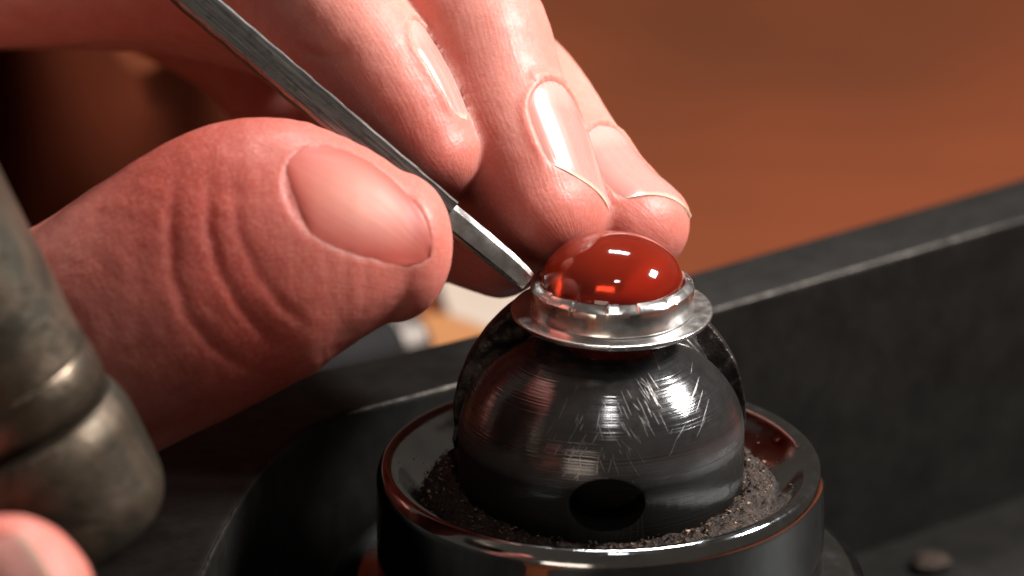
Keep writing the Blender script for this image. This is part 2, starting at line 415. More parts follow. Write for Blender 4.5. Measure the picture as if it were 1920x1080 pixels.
for cx, cz, n_, ang, sx_, sz_ in ((-2.3, 5.0, 14, 60, .7, 1.6), (-3.0, 3.6, 7, 55, .8, 1.4), (1.2, 5.0, 14, -60, .8, 1.5), (4.2, 6.4, 22, -57, .6, 1.3), (-0.6, 3.0, 6, 82, 2.0, .8),
                                  (2.2, 3.0, 6, -72, 1.8, .8), (4.4, 8.0, 8, -42, .9, .5), (7.2, 3.4, 4, 50, 1.2, 1.0), (9.0, 5.8, 7, 62, .5, 1.6), (-5.5, 4.5, 4, 60, 1.2, 1.4)):
    for _ in range(n_):
        scratch(cx+rs.gauss(0, sx_), cz+rs.gauss(0, sz_), math.radians(ang+rs.gauss(0, 8)), rs.uniform(0.4, 2.1), rs.uniform(0.010, 0.030))
sc = mesh('scratches', V, Fc, metal('bright_scratch', (0.42, 0.41, 0.40), 0.4, scale=900), vise)
sc['kind'] = 'stuff'

# back jaw: chipped half with a flat crown and ragged split face
vox = 0.22; lo = np.array([-15.6, 2.0, -9.0]); hi = np.array([15.6, 17.5, 14.0])
nx, ny, nz = ((hi-lo)/vox).astype(int)
X, Y, Z = np.meshgrid(lo[0]+np.arange(nx)*vox, lo[1]+np.arange(ny)*vox, lo[2]+np.arange(nz)*vox, indexing='ij')
def field(shape, cell, seed):                # cheap tri-linear value noise
    rg = np.random.RandomState(seed); g = rg.rand(*(int(s/cell)+3 for s in shape)).astype(np.float32)
    idx = [np.arange(s)/cell for s in shape]; out = 0
    i0 = [i.astype(int) for i in idx]; fr = [i-j for i, j in zip(idx, i0)]; fr = [f*f*(3-2*f) for f in fr]
    for a in (0, 1):
        for b in (0, 1):
            for c in (0, 1):
                w = (fr[0] if a else 1-fr[0])[:, None, None]*(fr[1] if b else 1-fr[1])[None, :, None]*(fr[2] if c else 1-fr[2])[None, None, :]
                out = out+w*g[np.ix_(i0[0]+a, i0[1]+b, i0[2]+c)]
    return out-0.5
sh = X.shape
nz1 = field(sh, 14, 1)*1.3+field(sh, 6, 2)*0.7+field(sh, 3, 3)*0.25
AB, CB = 14.5, 14.3
yc = 3.3
rr = np.sqrt(X**2+(Y-yc)**2)
q = np.sqrt((rr/AB)**2+(np.maximum(Z, 0)/CB)**2+1e-9); rad = np.sqrt(rr**2+np.maximum(Z, 0)**2)
d = rad*(1-1/np.maximum(q, 1e-4))
ex = np.clip(1.6-(Y-yc), 0, 1.6)/1.6
d = np.maximum(d+nz1*0.30*(0.4+ex), (yc-Y)+nz1*0.8); d = np.maximum(d, Z-11.4+0.2*nz1); d = np.maximum(d, -8.4-Z)
Vb, Qb = sdf_to_mesh(d, lo, vox)
mesh('back_jaw', Vb, Qb, M['jaw_rough'], vise)

# filings: a rough annulus of dust with flakes on it, heaped at both sides
V = []; Fc = []; NR, NA = 26, 260
for i in range(NR):
    for k in range(NA):
        a = 2*math.pi*k/NA; t = i/(NR-1); r = 13.6+t*(17.6-13.6)
        side = max(0.0, abs(math.cos(a)))**1.5
        h = -5.75+1.0*side*(1-abs(t-0.30))-0.5*t**2
        h += 0.50*noise.noise(Vector((r*math.cos(a)*0.9, r*math.sin(a)*0.9, 1)))+0.28*noise.noise(Vector((r*math.cos(a)*2.6, r*math.sin(a)*2.6, 5)))+rs.uniform(-0.08, 0.08)
        if t > 0.8: h -= (t-0.8)*3.0
        V.append((r*math.cos(a), r*math.sin(a), h))
for i in range(NR-1):
    for k in range(NA): Fc.append((i*NA+k, i*NA+(k+1) % NA, (i+1)*NA+(k+1) % NA, (i+1)*NA+k))
base_n = len(V)
for _ in range(1100):
    a = rs.choice((rs.gauss(0.0, 0.6), math.pi+rs.gauss(0, 0.6), rs.uniform(0, 2*math.pi), rs.gauss(-1.55, .35))); r = rs.uniform(14.0, 17.6)
    side = abs(math.cos(a))**1.5; t = (r-13.6)/4.0
    z = -5.75+1.0*side*(1-abs(t-.30))-.5*t*t+rs.uniform(0, .35)
    c = np.array([r*math.cos(a), r*math.sin(a), z]); s_ = rs.uniform(0.05, 0.17)
    b0 = len(V)
    for j in range(4): V.append(tuple(c+np.array([rs.gauss(0, s_), rs.gauss(0, s_), rs.gauss(0, s_*0.7)])))
    Fc += [(b0, b0+1, b0+2), (b0, b0+2, b0+3), (b0, b0+3, b0+1), (b0+1, b0+3, b0+2)]
for _ in range(150):                         # stray grains on the slope of the cup
    a = rs.uniform(0, 2*math.pi); r = rs.uniform(17.4, 20.6); z = np.interp(r, [17.0, 18.6, 20.3, 21.5], [-6.1, -5.0, -3.5, -3.2])+0.08
    c = np.array([r*math.cos(a), r*math.sin(a), z]); s_ = rs.uniform(0.03, 0.10); b0 = len(V)
    for j in range(4): V.append(tuple(c+np.array([rs.gauss(0, s_), rs.gauss(0, s_), rs.gauss(0, s_*0.7)])))
    Fc += [(b0, b0+1, b0+2), (b0, b0+2, b0+3), (b0, b0+3, b0+1), (b0+1, b0+3, b0+2)]
fil = mesh('filings', V, Fc, M['dust'], None, False)
fil.data.materials.append(M['filing'])
mi = np.zeros(len(fil.data.polygons), dtype=np.int32); mi[(NR-1)*NA:] = np.where(np.random.rand(len(mi)-(NR-1)*NA) < .34, 1, 0); fil.data.polygons.foreach_set('material_index', mi)
tag(fil, 'brown metal filings and dust heaped in the cup around the ball', 'filings', kind='stuff')

# ================================================================== THE RING AND ITS STONE
RX = 0.95; ZF = 12.75
ring = empty('ring', (RX, 0, ZF), 'unfinished silver ring with round bezel cup and wide base plate', 'ring')
bp_ = fillet_profile([(6.0, ZF-0.62), (9.6, ZF-0.62), (9.85, ZF-0.35), (9.85, ZF-0.02), (9.6, ZF), (6.5, ZF+0.0)], 0.2, 5)
V, Fc = lathe(bp_, 160, centre=(RX, 0, 0))
V = [(x, y, z+0.10*math.sin(2*math.atan2(y, x-RX)+0.6)*((math.hypot(x-RX, y)/9.85)**4)) for x, y, z in V]
mesh('base_plate', V, Fc, M['silver'], ring)
# bezel wall with a faceted burnished lip
V = []; Fc = []; NA = 336
bw = [(7.95, 0.01), (8.0, 0.12), (7.95, 0.35), (7.95, 1.0), (7.95, 1.7), (7.97, 2.35), (7.93, 2.5), (7.55, 2.95), (7.2, 3.12), (7.02, 3.02), (7.02, 2.3), (7.02, 0.3)]
fac = 15
rl = random.Random(11); facr = [rl.uniform(-0.16, 0.16) for _ in range(fac+1)]; fact = [rl.uniform(-0.16, 0.16) for _ in range(fac+1)]
bounds = sorted(rl.uniform(-0.25, 0.25)+i for i in range(fac))
for r, z in bw:
    for k in range(NA):
        a = 2*math.pi*k/NA; u = a/(2*math.pi)*fac; j = int(math.floor(u+facr[int(u) % fac]*0.5)) % fac; f = (u-math.floor(u))-0.5
        lip = min(max((z-2.2)/0.5, 0), 1) if r > 7.1 else (1 if z > 2.9 else 0)
        dr = lip*(facr[j]*0.25+0.12*f*math.copysign(1, fact[j])-0.10*abs(f)); dz = lip*(fact[j]*0.25+0.16*f*math.copysign(1, facr[j]))
        rad_ = r+dr+0.025*math.sin(a*5+1)*(1-lip)
        V.append((RX+rad_*math.cos(a), rad_*math.sin(a), ZF+z+dz))
for i in range(len(bw)-1):
    for k in range(NA): Fc.append((i*NA+k, i*NA+(k+1) % NA, (i+1)*NA+(k+1) % NA, (i+1)*NA+k))
bz = mesh('bezel', V, Fc, M['silver'], ring); bz.data.set_sharp_from_angle(angle=math.radians(24))
# shank, gripped in the slot between the jaws
V = []; Fc = []; n_ = 120; sec = fillet_profile([(9.0, -0.2), (10.5, -0.2), (10.5, 2.7), (9.0, 2.7), (9.0, -0.2)], [0, .4, .4, .4, 0], 4)
for k in range(n_):
    a = 2*math.pi*k/n_
    for r, y in sec: V.append((RX+r*math.sin(a), y, 2.15+r*math.cos(a)))
m = len(sec)
for k in range(n_):
    for j in range(m-1): Fc.append((k*m+j, k*m+j+1, ((k+1) % n_)*m+j+1, ((k+1) % n_)*m+j))
mesh('shank', V, Fc, M['silver'], ring)

ZS = ZF+2.55
pr = [(0.0, -2.2), (6.4, -2.2), (6.9, -1.6)] + [(6.97*math.cos(t)**0.96, 4.9*math.sin(t)) for t in np.linspace(0, math.pi/2-0.02, 40)] + [(0.0, 4.9)]
V, Fc = lathe(pr, 128, centre=(RX, 0, ZS))
st = mesh('cabochon', V, Fc, M['stone'])
tag(st, 'glossy orange-red domed cabochon stone sitting in the silver bezel', 'gemstone')

# ================================================================== HANDS
class Chain:
    def __init__(s, pts, dorsal, cap=1.0, n=64):
        C = np.array([cc(*p[:3]) for p in pts]); W = np.array([p[3:6] for p in pts], float)
        D = np.array(dorsal, float)
        if D.ndim == 1: D = np.repeat(D[None], len(pts), 0)
        A_ = smooth_profile(np.hstack([C, W, D]), 16)
        L = np.r_[0, np.cumsum(np.linalg.norm(np.diff(A_[:, :3], axis=0), axis=1))]
        t = np.linspace(0, L[-1], n); A_ = np.array([np.interp(t, L, A_[:, j]) for j in range(A_.shape[1])]).T
        s.C = A_[:, :3]; s.W = A_[:, 3:6]; s.L = t; s.h = t[1]; s.n = n; s.cap = cap
        T = np.gradient(s.C, axis=0); s.T = T/np.linalg.norm(T, axis=1)[:, None]
        D = A_[:, 6:9]; D = D-(D*s.T).sum(1)[:, None]*s.T; s.N = D/np.linalg.norm(D, axis=1)[:, None]
        s.B = np.cross(s.T, s.N)
        r = s.W.max(); s.lo = s.C.min(0)-r-1; s.hi = s.C.max(0)+r+1
    def eval(s, p, want=False):
        best = np.full(len(p), 1e9, np.float32); idx = np.zeros(len(p), np.int32)
        for i in range(s.n):
            q = p-s.C[i].astype(np.float32); dd = np.einsum('ij,ij->i', q, q); mk = dd < best
            best[mk] = dd[mk]; idx[mk] = i
        rel = p-s.C[idx]; a = np.einsum('ij,ij->i', rel, s.T[idx]); u = np.einsum('ij,ij->i', rel, s.B[idx]); v = np.einsum('ij,ij->i', rel, s.N[idx])
        t = np.clip(idx+a/s.h, 0, s.n-1); i0 = np.minimum(t.astype(int), s.n-2); f = (t-i0)[:, None]
        W = s.W[i0]*(1-f)+s.W[i0+1]*f
        over = np.where(idx == s.n-1, np.maximum(a, 0), np.where(idx == 0, np.minimum(a, 0), 0))
        hh = np.where(v > 0, W[:, 1], W[:, 2])
        q = np.sqrt((u/W[:, 0])**2+(v/hh)**2+(over/(W[:, 0]*s.cap))**2)+1e-6
        rad = np.sqrt(u*u+v*v+over*over)
        d = np.where(rad > 1e-3, rad*(1-1/q), -hh)
        if want: return d, t*s.h+over, u, v, W
        return d
def smin(a, b, k):
    h = np.clip(0.5+0.5*(b-a)/k, 0, 1); return b*(1-h)+a*h-k*h*(1-h)

def build_hand(chains, groups, vox, lo, hi):
    """chains: name -> Chain; groups: list of (names, k): smooth blend inside, hard crease between groups (k0)"""
    def total(p):
        res = None
        for names, k, kg in groups:
            g = None
            for nme in names:
                ch = chains[nme]; d = np.full(len(p), 30.0, np.float32)
                mk = np.all((p > ch.lo-4) & (p < ch.hi+4), axis=1)
                if mk.any(): d[mk] = ch.eval(p[mk])
                g = d if g is None else smin(g, d, k)
            res = g if res is None else smin(res, g, kg)
        return res
    f = 4; cv = vox*f
    n = ((hi-lo)/cv).astype(int)+1
    ax = [lo[i]+(np.arange(n[i])+0.5)*cv-vox*0.5 for i in range(3)]
    g = np.stack(np.meshgrid(*ax, indexing='ij'), -1).reshape(-1, 3).astype(np.float32)
    dc = total(g).reshape(n)
    band = np.abs(dc) < cv*1.35
    fine = np.repeat(np.repeat(np.repeat(np.where(dc > 0, 3.0, -3.0).astype(np.float32), f, 0), f, 1), f, 2)
    mk = np.repeat(np.repeat(np.repeat(band, f, 0), f, 1), f, 2)
    ijk = np.argwhere(mk); p = (lo+ijk*vox).astype(np.float32)
    fine[mk] = np.concatenate([total(p[i:i+400000]) for i in range(0, len(p), 400000)])
    V, Q = sdf_to_mesh(fine, lo, vox)
    # outward winding is checked against the field gradient by the caller through normals
    return V, Q
def vnormals(V, Q):
    fn = np.cross(V[Q[:, 2]]-V[Q[:, 0]], V[Q[:, 3]]-V[Q[:, 1]]); N = np.zeros_like(V)
    for j in range(4): np.add.at(N, Q[:, j], fn)
    return N/(np.linalg.norm(N, axis=1)[:, None]+1e-9)
def relax(V, Q, it, lam=0.5, plain=False):
    E = np.vstack([Q[:, [0, 1]], Q[:, [1, 2]], Q[:, [2, 3]], Q[:, [3, 0]]])
    cnt = np.bincount(E[:, 0], minlength=len(V))[:, None]+1e-9
    for i in range(it):
        for l in ((lam,) if plain else (lam, -lam*1.04)):
            s_ = np.stack([np.bincount(E[:, 0], V[E[:, 1], k], minlength=len(V)) for k in range(3)], 1)/cnt
            V = V+l*(s_-V)
    return V
def project(V):
    z = V[:, 2]+DIST; return np.c_[960+V[:, 0]/z*FPX, 540-V[:, 1]/z*FPX]
def polydist(p, poly):
    best = np.full(len(p), 1e9); par = np.zeros(len(p)); poly = np.array(poly, float); L = 0
    seg = np.linalg.norm(np.diff(poly, axis=0), axis=1); tot = seg.sum()
    for i in range(len(poly)-1):
        a, b = poly[i], poly[i+1]; ab = b-a; t = np.clip(((p-a)@ab)/(ab@ab), 0, 1); dd = np.linalg.norm(p-(a+t[:, None]*ab), axis=1)
        mk = dd < best; best[mk] = dd[mk]; par[mk] = ((L+t*seg[i])/tot)[mk]; L += seg[i]
    return best, par

class Nail:
    """a nail plate laid on the finished finger surface: starts `back` mm before the chain end, runs `length` mm along the finger"""
    def __init__(s, ch, back, length, hw, roll=0.0, yaw=0.0, shift=0.0, oval=False, drop=0.55, lift=0.05, free=0.05, skew=0.0, famp=0.24):
        i = int(np.clip(ch.n-1-(back-length*0.5)/ch.h, 0, ch.n-1))
        T = ch.T[i]; N = ch.N[i]; B = np.cross(T, N)
        c, sn = math.cos(roll), math.sin(roll)
        N2 = N*c+B*sn; B2 = B*c-N*sn
        s.axT = T; s.ch = ch
        s.T = T*math.cos(yaw)+B2*math.sin(yaw); s.B = np.cross(s.T, N2); s.N = N2
        s.M = ch.C[i]+B2*shift; s.r = ch.W[i][0]
        if back < length*0.5: s.M = s.M+T*(length*0.5-back)
        s.len, s.hw, s.oval, s.drop, s.lift, s.free, s.skew, s.famp = length, hw, oval, drop, lift, free, skew, famp
    def halfwidth(s, y):
        y = min(max(y, 0.0), 1.0)
        if s.oval: return s.hw*max(1-abs(2*y-1)**2.6, 0.0)**0.5+0.02
        p = 0.36
        w = s.hw*(0.93+0.07*y)
        if y < p: w *= math.sqrt(max(0.0, 1-((p-y)/p)**2.4))
        return w*(1-0.12*max(0, (y-0.86)/0.14)**2)+0.02
    def build(s, bvh, parent, mat, name='fingernail'):
        nx, ny = 26, 40; H = np.zeros((ny+1, nx+1)); XY = np.zeros((ny+1, nx+1, 2))
        for j in range(ny+1):
            y = j/ny; w = s.halfwidth(y)
            for i in range(nx+1):
                f = i/nx*2-1; x = f*w
                yy = y*(1-s.skew*(1-f)/2)+(0.035*(1-f*f)*max(0, (y-0.7)/0.3) if not s.oval else 0)
                XY[j, i] = (x, (yy-0.5)*s.len)
        X_, Y_ = XY[..., 0], XY[..., 1]; an = (X_/s.r)[..., None]
        DR = (s.N*np.cos(an)+s.B*np.sin(an)).reshape(-1, 3); O_ = (s.M+Y_[..., None]*s.T).reshape(-1, 3)
        lo_ = np.zeros(len(O_)); hi_ = np.full(len(O_), 15.0)
        for _ in range(16):
            mid = 0.5*(lo_+hi_); ins = s.ch.eval((O_+DR*mid[:, None]).astype(np.float32)) < 0
            lo_ = np.where(ins, mid, lo_); hi_ = np.where(ins, hi_, mid)
        H = lo_.reshape(ny+1, nx+1)-0.10
        for j in range(1, ny+1):
            H[j] = np.minimum(np.maximum(H[j], H[j-1]-s.drop*s.len/ny), H[j-1]+0.3*s.len/ny)
        for _ in range(5):
            G = H.copy(); G[1:-1, 1:-1] = 0.25*(H[:-2, 1:-1]+H[2:, 1:-1]+H[1:-1, :-2]+H[1:-1, 2:]); H = G
        V = []; NC = []
        for off in (0.0, -0.26):
            for j in range(ny+1):
                y = j/ny
                for i in range(nx+1):
                    x, t = XY[j, i]; a = x/s.r; f = abs(i/nx*2-1)
                    e = s.lift*(1-1.6*f**6)*(1 if s.oval else min(1, y/0.10))-0.05+(s.free*max(0, (y-0.85)/0.15)**2 if not s.oval else -0.1*max(0, (abs(2*y-1)-.8)/.2))
                    dr = s.N*math.cos(a)+s.B*math.sin(a)
                    V.append(s.M+s.T*t+dr*(H[j, i]+e+off)); NC.append((i/nx, y, 0))
        m = nx+1; k = (ny+1)*m; Fc = []
        for j in range(ny):
            for i in range(nx):
                a = j*m+i; Fc.append((a, a+1, a+m+1, a+m)); Fc.append((k+a, k+a+m, k+a+m+1, k+a+1))
        for j in range(ny):
            a = j*m; Fc.append((a, a+m, k+a+m, k+a)); a = j*m+nx; Fc.append((a, k+a, k+a+m, a+m))
        for i in range(nx):
            a = ny*m+i; Fc.append((a, a+1, k+a+1, k+a)); a = i; Fc.append((a, k+a, k+a+1, a+1))
        o = mesh(name, c2w(np.array(V)), Fc, mat, parent)
        bm = bmesh.new(); bm.from_mesh(o.data); bmesh.ops.recalc_face_normals(bm, faces=bm.faces); bm.to_mesh(o.data); bm.free()
        at = o.data.attributes.new('ncoord', 'FLOAT_VECTOR', 'POINT'); at.data.foreach_set('vector', np.array(NC, dtype=np.float32).ravel())
        o.data.set_sharp_from_angle(angle=math.radians(50))
        return o
    def fold(s, V, N):                         # the skin sinks under the plate and swells a little round it
        rel = V-s.M; t = rel@s.T; y = t/s.len+0.5; b = rel@s.B; nn_ = rel@s.N
        ok = (nn_ > 0) & (y > -0.5) & (y < 1.25) & (np.abs(b) < s.hw*1.6) & (N@s.N > -0.2)
        d = np.zeros(len(V)); x = np.arctan2(b, np.maximum(nn_, 0.2))*s.r
        hw = np.array([s.halfwidth(float(q)) for q in y[ok]])
        sx = np.abs(x[ok])-hw
        sd = np.where(y[ok] > 0, sx, np.sqrt(np.maximum(np.abs(x[ok])-s.hw*0.4, 0)**2+(y[ok]*s.len)**2))
        s.mask = np.ones(len(V))
        if s.oval:
            sd = np.where(y[ok] > 1, np.maximum(sd, (y[ok]-1)*s.len), sd); s.mask[ok] = np.clip((sd-0.5)/1.5, 0, 1)
        fade = np.clip((1.0-s.skew*(1-np.clip(x[ok]/s.hw, -1, 1))/2-y[ok])/0.12, 0, 1) if not s.oval else 1.0
        d[ok] = np.where(sd < 0, -0.30*np.clip(-sd/(0.9 if s.oval else 0.35), 0, 1), s.famp*np.exp(-((sd-0.5)/0.55)**2))*fade
        return d

def finish_hand(name, chains, groups, nails, creases, label, cat, lo, hi, vox, blush_tip=True, loc=None, noise_amp=0.08):
    V, Q = build_hand(chains, groups, vox, np.array(lo, float), np.array(hi, float))
    V = relax(V, Q, 5, 0.5, True); V = relax(V, Q, 4)
    N = vnormals(V, Q)
    c_ = V[::97]+N[::97]*0.6                 # decide winding
    ins = np.mean([min(ch.eval(c_.astype(np.float32))[i] for ch in [chains[k] for k in chains]) for i in range(0, min(len(c_), 60))]) if False else None
    best = np.full(len(c_), 99.0)
    for ch in chains.values(): best = np.minimum(best, ch.eval(c_.astype(np.float32)))
    if np.mean(best) < 0: Q = Q[:, ::-1]; N = -N
    # which finger each vertex belongs to, and its coordinates along / around it
    bd = np.full(len(V), 1e9); ax = np.zeros(len(V)); ar = np.zeros(len(V)); tipd = np.full(len(V), 99.0); who = np.zeros(len(V), int)
    for j, (nm, ch) in enumerate(chains.items()):
        d, a, u, v, W = ch.eval(V.astype(np.float32), True); mk = d < bd
        bd[mk] = d[mk]; ax[mk] = a[mk]; ar[mk] = (np.arctan2(u, v)*W.mean(1))[mk]; tipd[mk] = (ch.L[-1]-a)[mk]; who[mk] = j
    px = project(V); facing = N[:, 2] < 0.15
    names = list(chains)
    disp = np.zeros(len(V))
    for fing, poly, depth, width in creases:
        mk = facing & (who == names.index(fing))
        if not mk.any(): continue
        dd, par = polydist(px[mk], poly)
        fade = np.clip(np.minimum(par, 1-par)/0.22, 0.12, 1)
        disp[mk] += -depth*fade*np.exp(-(dd/width)**2)+0.10*depth*fade*np.exp(-((dd-3.4*width)/(2.6*width))**2)
    V0 = V+N*disp[:, None]
    bvh = BVHTree.FromPolygons(V0.tolist(), Q.tolist())
    quiet = np.ones(len(V))
    for nl in nails:
        own = who == [k for k, c in enumerate(chains.values()) if c is nl.ch][0]
        disp += nl.fold(V, N)*own; quiet *= np.where(own, nl.mask, 1.0)
    lum = np.array([noise.noise(Vector(p*0.22))+0.5*noise.noise(Vector(p*0.6)) for p in V])
    V = V+N*(disp+noise_amp*lum*quiet)[:, None]
    o = empty(name, loc if loc is not None else c2w(V.mean(0))[0], label, cat)
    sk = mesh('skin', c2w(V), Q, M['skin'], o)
    at = sk.data.attributes.new('fcoord', 'FLOAT_VECTOR', 'POINT'); at.data.foreach_set('vector', np.c_[ax, ar, who*17.0].astype(np.float32).ravel())
    fl = (np.exp(-((tipd-16)/13.0)**2)*(who == names.index('thumb'))) if 'thumb' in chains else np.zeros(len(V))  # zone of the painted shade along the thumb
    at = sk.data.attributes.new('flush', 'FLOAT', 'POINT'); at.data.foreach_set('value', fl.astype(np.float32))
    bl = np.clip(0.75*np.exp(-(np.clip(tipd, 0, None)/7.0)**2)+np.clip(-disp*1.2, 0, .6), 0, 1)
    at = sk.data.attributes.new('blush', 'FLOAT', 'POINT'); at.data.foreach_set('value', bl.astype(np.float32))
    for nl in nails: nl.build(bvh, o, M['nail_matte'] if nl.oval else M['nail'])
    return o

ch = {}
ch['palm'] = Chain([(-980, 200, 40, 28, 15, 15), (-700, 140, 52, 30, 15, 15), (-420, 40, 62, 25, 12, 12), (-260, -30, 68, 20, 10, 10)], (0, 0.25, 1), 0.5)
ch['thumb'] = Chain([(-620, 760, 18, 17, 17, 17), (-330, 800, 0, 16, 16, 16), (-60, 745, -11, 13.5, 13.5, 14), (150, 650, -16, 12.2, 12, 12.6), (300, 568, -17, 12.6, 11.6, 12.2), (450, 484, -17, 13.0, 10.9, 11.8), (560, 460, -17, 12.4, 9.9, 10.9), (655, 456, -16.6, 9.9, 8.6, 9.6), (742, 462, -15.6, 7.2, 6.6, 7.4)], (0.20, 0.36, -0.90), 0.74)
ch['index'] = Chain([(-480, -60, 46, 11, 11, 12), (-100, -85, 30, 10, 9.6, 10.2), (260, -95, 20, 9.4, 9, 9.6), (500, -70, 11, 9.4, 8.6, 9.2), (622, 40, 3, 8.2, 7.2, 8.0), (725, 160, 0, 7.2, 6.2, 7.4),
                     (795, 256, -0.6, 6.6, 5.2, 6.6), (822, 294, -1, 6.0, 4.6, 5.8)], (0.80, 0.55, -0.20), 0.72)
ch['middle'] = Chain([(-480, -40, 62, 11, 11, 12), (-60, -80, 50, 10, 10, 10.5), (330, -60, 36, 9.2, 9, 9.4), (600, 0, 25, 9, 8.6, 9), (775, -40, 15, 8.6, 8.2, 8.6), (880, 50, 9, 8.0, 7.4, 8.2),
                      (928, 175, 6, 7.7, 6.8, 8.2), (990, 305, 3.4, 7.6, 6.2, 8.4), (1035, 392, 1.6, 6.8, 5.2, 7.4)], (0.78, 0.20, -0.60), 0.80)
ch['ring'] = Chain([(-460, -30, 74, 10.5, 10, 11), (0, -90, 66, 9.6, 9.4, 10), (420, -70, 54, 9, 8.8, 9), (760, 45, 42, 8.6, 8.2, 8.6), (950, 165, 22, 7.6, 7, 7.6), (1055, 292, 12, 7.2, 6.0, 7.4),
                    (1130, 376, 8.8, 7.0, 5.5, 7.2), (1186, 418, 7.2, 6.5, 5.2, 6.6)], (0.60, 0.62, -0.50), 0.86)
ch['little'] = Chain([(-440, -20, 86, 9.5, 9, 10), (20, -110, 84, 8.6, 8.4, 9), (400, 30, 66, 7.8, 7.4, 7.8), (610, 240, 42, 7, 6.6, 7), (780, 395, 25, 6.4, 6, 6.2), (872, 434, 18, 5.8, 5.2, 5.6),
                      (940, 468, 14, 5.2, 4.6, 5)], (0.45, 0.80, 0.4), 0.85)
groups = [(('palm', 'thumb'), 10.0, 1.0), (('index',), 1, 0.9), (('middle',), 1, 0.7), (('ring',), 1, 0.7), (('little',), 1, 0.7)]
nails = [
    Nail(ch['index'], 10.8, 11.8, 4.5, skew=0.10, lift=0.12),
    Nail(ch['middle'], 9.6, 14.0, 6.2, skew=0.36, roll=0.08, lift=0.10, free=0.16),
    Nail(ch['ring'], 7.8, 12.2, 6.4, skew=0.30, lift=0.10, free=0.16),
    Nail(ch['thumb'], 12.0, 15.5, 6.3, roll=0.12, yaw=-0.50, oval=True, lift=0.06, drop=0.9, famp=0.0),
]
creases = [
    ('thumb', [(330, 310), (318, 420), (325, 520), (350, 590), (400, 650), (455, 690), (500, 705)], 0.15, 11),
    ('thumb', [(392, 310), (390, 430), (412, 510), (460, 590), (510, 640), (565, 672)], 0.18, 10),
    ('thumb', [(435, 310), (445, 430), (480, 510), (530, 575), (590, 625)], 0.13, 10),
    ('index', [(545, 85), (600, 105), (660, 98)], 0.30, 12),
]
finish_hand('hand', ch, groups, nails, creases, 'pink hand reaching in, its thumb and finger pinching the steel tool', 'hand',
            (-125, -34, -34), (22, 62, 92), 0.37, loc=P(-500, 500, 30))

# second hand: only a fingertip shows below the hammer
ch2 = {'finger': Chain([(-520, 1500, -60, 9.5, 9, 9.5), (-260, 1330, -66, 8.6, 8.2, 8.8), (-60, 1185, -70, 8.0, 7.2, 8), (28, 1120, -71, 7.0, 6.0, 7.0)], (0.45, 0.55, -0.72), 0.9)}
nl2 = [Nail(ch2['finger'], 7.5, 12.2, 5.4)]
finish_hand('gripping_hand', ch2, [(('finger',), 1, 1)], nl2, [], 'blurred glossy-nailed fingertip in front of the worn grey steel hammer', 'hand',
            (-80, -60, -86), (-30, -18, -44), 0.5, loc=P(-260, 1330, -66))

# ================================================================== THE PUSHER TOOL held between thumb and fingers
tool = empty('bezel_pusher', P(990, 528, -5), 'square steel bar tool whose bright tip presses the bezel edge', 'tool')
def bar(name, pts, mat, sect, facing=None):
    """pts: (px,py,d,half width mm,half depth mm); square section with chamfers, broad face turned to the camera"""
    V = []; Fc = []; TC = []
    c3 = np.array([cc(*p[:3]) for p in pts]); T = np.gradient(c3, axis=0); T /= np.linalg.norm(T, axis=1)[:, None]
    for i, p in enumerate(pts):
        n = np.array([0.14, 0.12, -1.0]); n = n-(n@T[i])*T[i]; n /= np.linalg.norm(n); b = np.cross(T[i], n)
        if b[1] < 0: b = -b                    # b points to the upper edge
        for (u, v) in sect: V.append(c3[i]+b*u*p[3]+n*v*p[4]); TC.append((np.linalg.norm(c3[i]-c3[0]), u*p[3], v*p[4]))
    m = len(sect)
    for i in range(len(pts)-1):
        for k in range(m): Fc.append((i*m+k, i*m+(k+1) % m, (i+1)*m+(k+1) % m, (i+1)*m+k))
    Fc.append(tuple(range(m))); Fc.append(tuple((len(pts)-1)*m+k for k in range(m)))
    o = mesh(name, c2w(np.array(V)), Fc, mat, tool)
    bm = bmesh.new(); bm.from_mesh(o.data); bmesh.ops.recalc_face_normals(bm, faces=bm.faces); bm.to_mesh(o.data); bm.free()
    at = o.data.attributes.new('tcoord', 'FLOAT_VECTOR', 'POINT'); at.data.foreach_set('vector', np.array(TC, dtype=np.float32).ravel())
    o.data.set_sharp_from_angle(angle=math.radians(22)); return o
sq = [(-1, -0.8), (-1, 0.62), (-0.82, 0.86), (0.0, 1.0), (0.84, 1.0), (1, 0.80), (1, -0.8), (0.8, -1), (-0.8, -1)]
def along(n, wob):
    r = []
    for i in range(n):
        t = i/(n-1); x = 60+(838-60)*t; y = -260+(402+260)*t
        if wob: w = 1.46+0.035*math.sin(i*1.7)+0.05*noise.noise(Vector((i*0.5, 1, 0)))
        r.append((x+0.0, y, -15+7.2*t, w, 1.3+0.05*noise.noise(Vector((i*.6, 4, 0)))))
    return r
bar('shaft', along(60, True), M['tool_steel'], sq)
sq2 = [(-1, -0.8), (-1, 0.7), (-0.86, 0.9), (0.0, 1.0), (0.5, 0.95), (1, 0.45), (1, -0.8), (0.8, -1), (-0.8, -1)]
bar('polished_tip', [(826, 391, -7.95, 1.15, 1.1), (842, 405, -7.7, 1.22, 1.15), (900, 452, -6.9, 1.2, 1.1), (950, 493, -6.1, 1.12, 0.95), (976, 516, -5.7, 1.05, 0.8), (989, 528, -5.5, 0.95, 0.62)], M['tool_tip'], sq2)

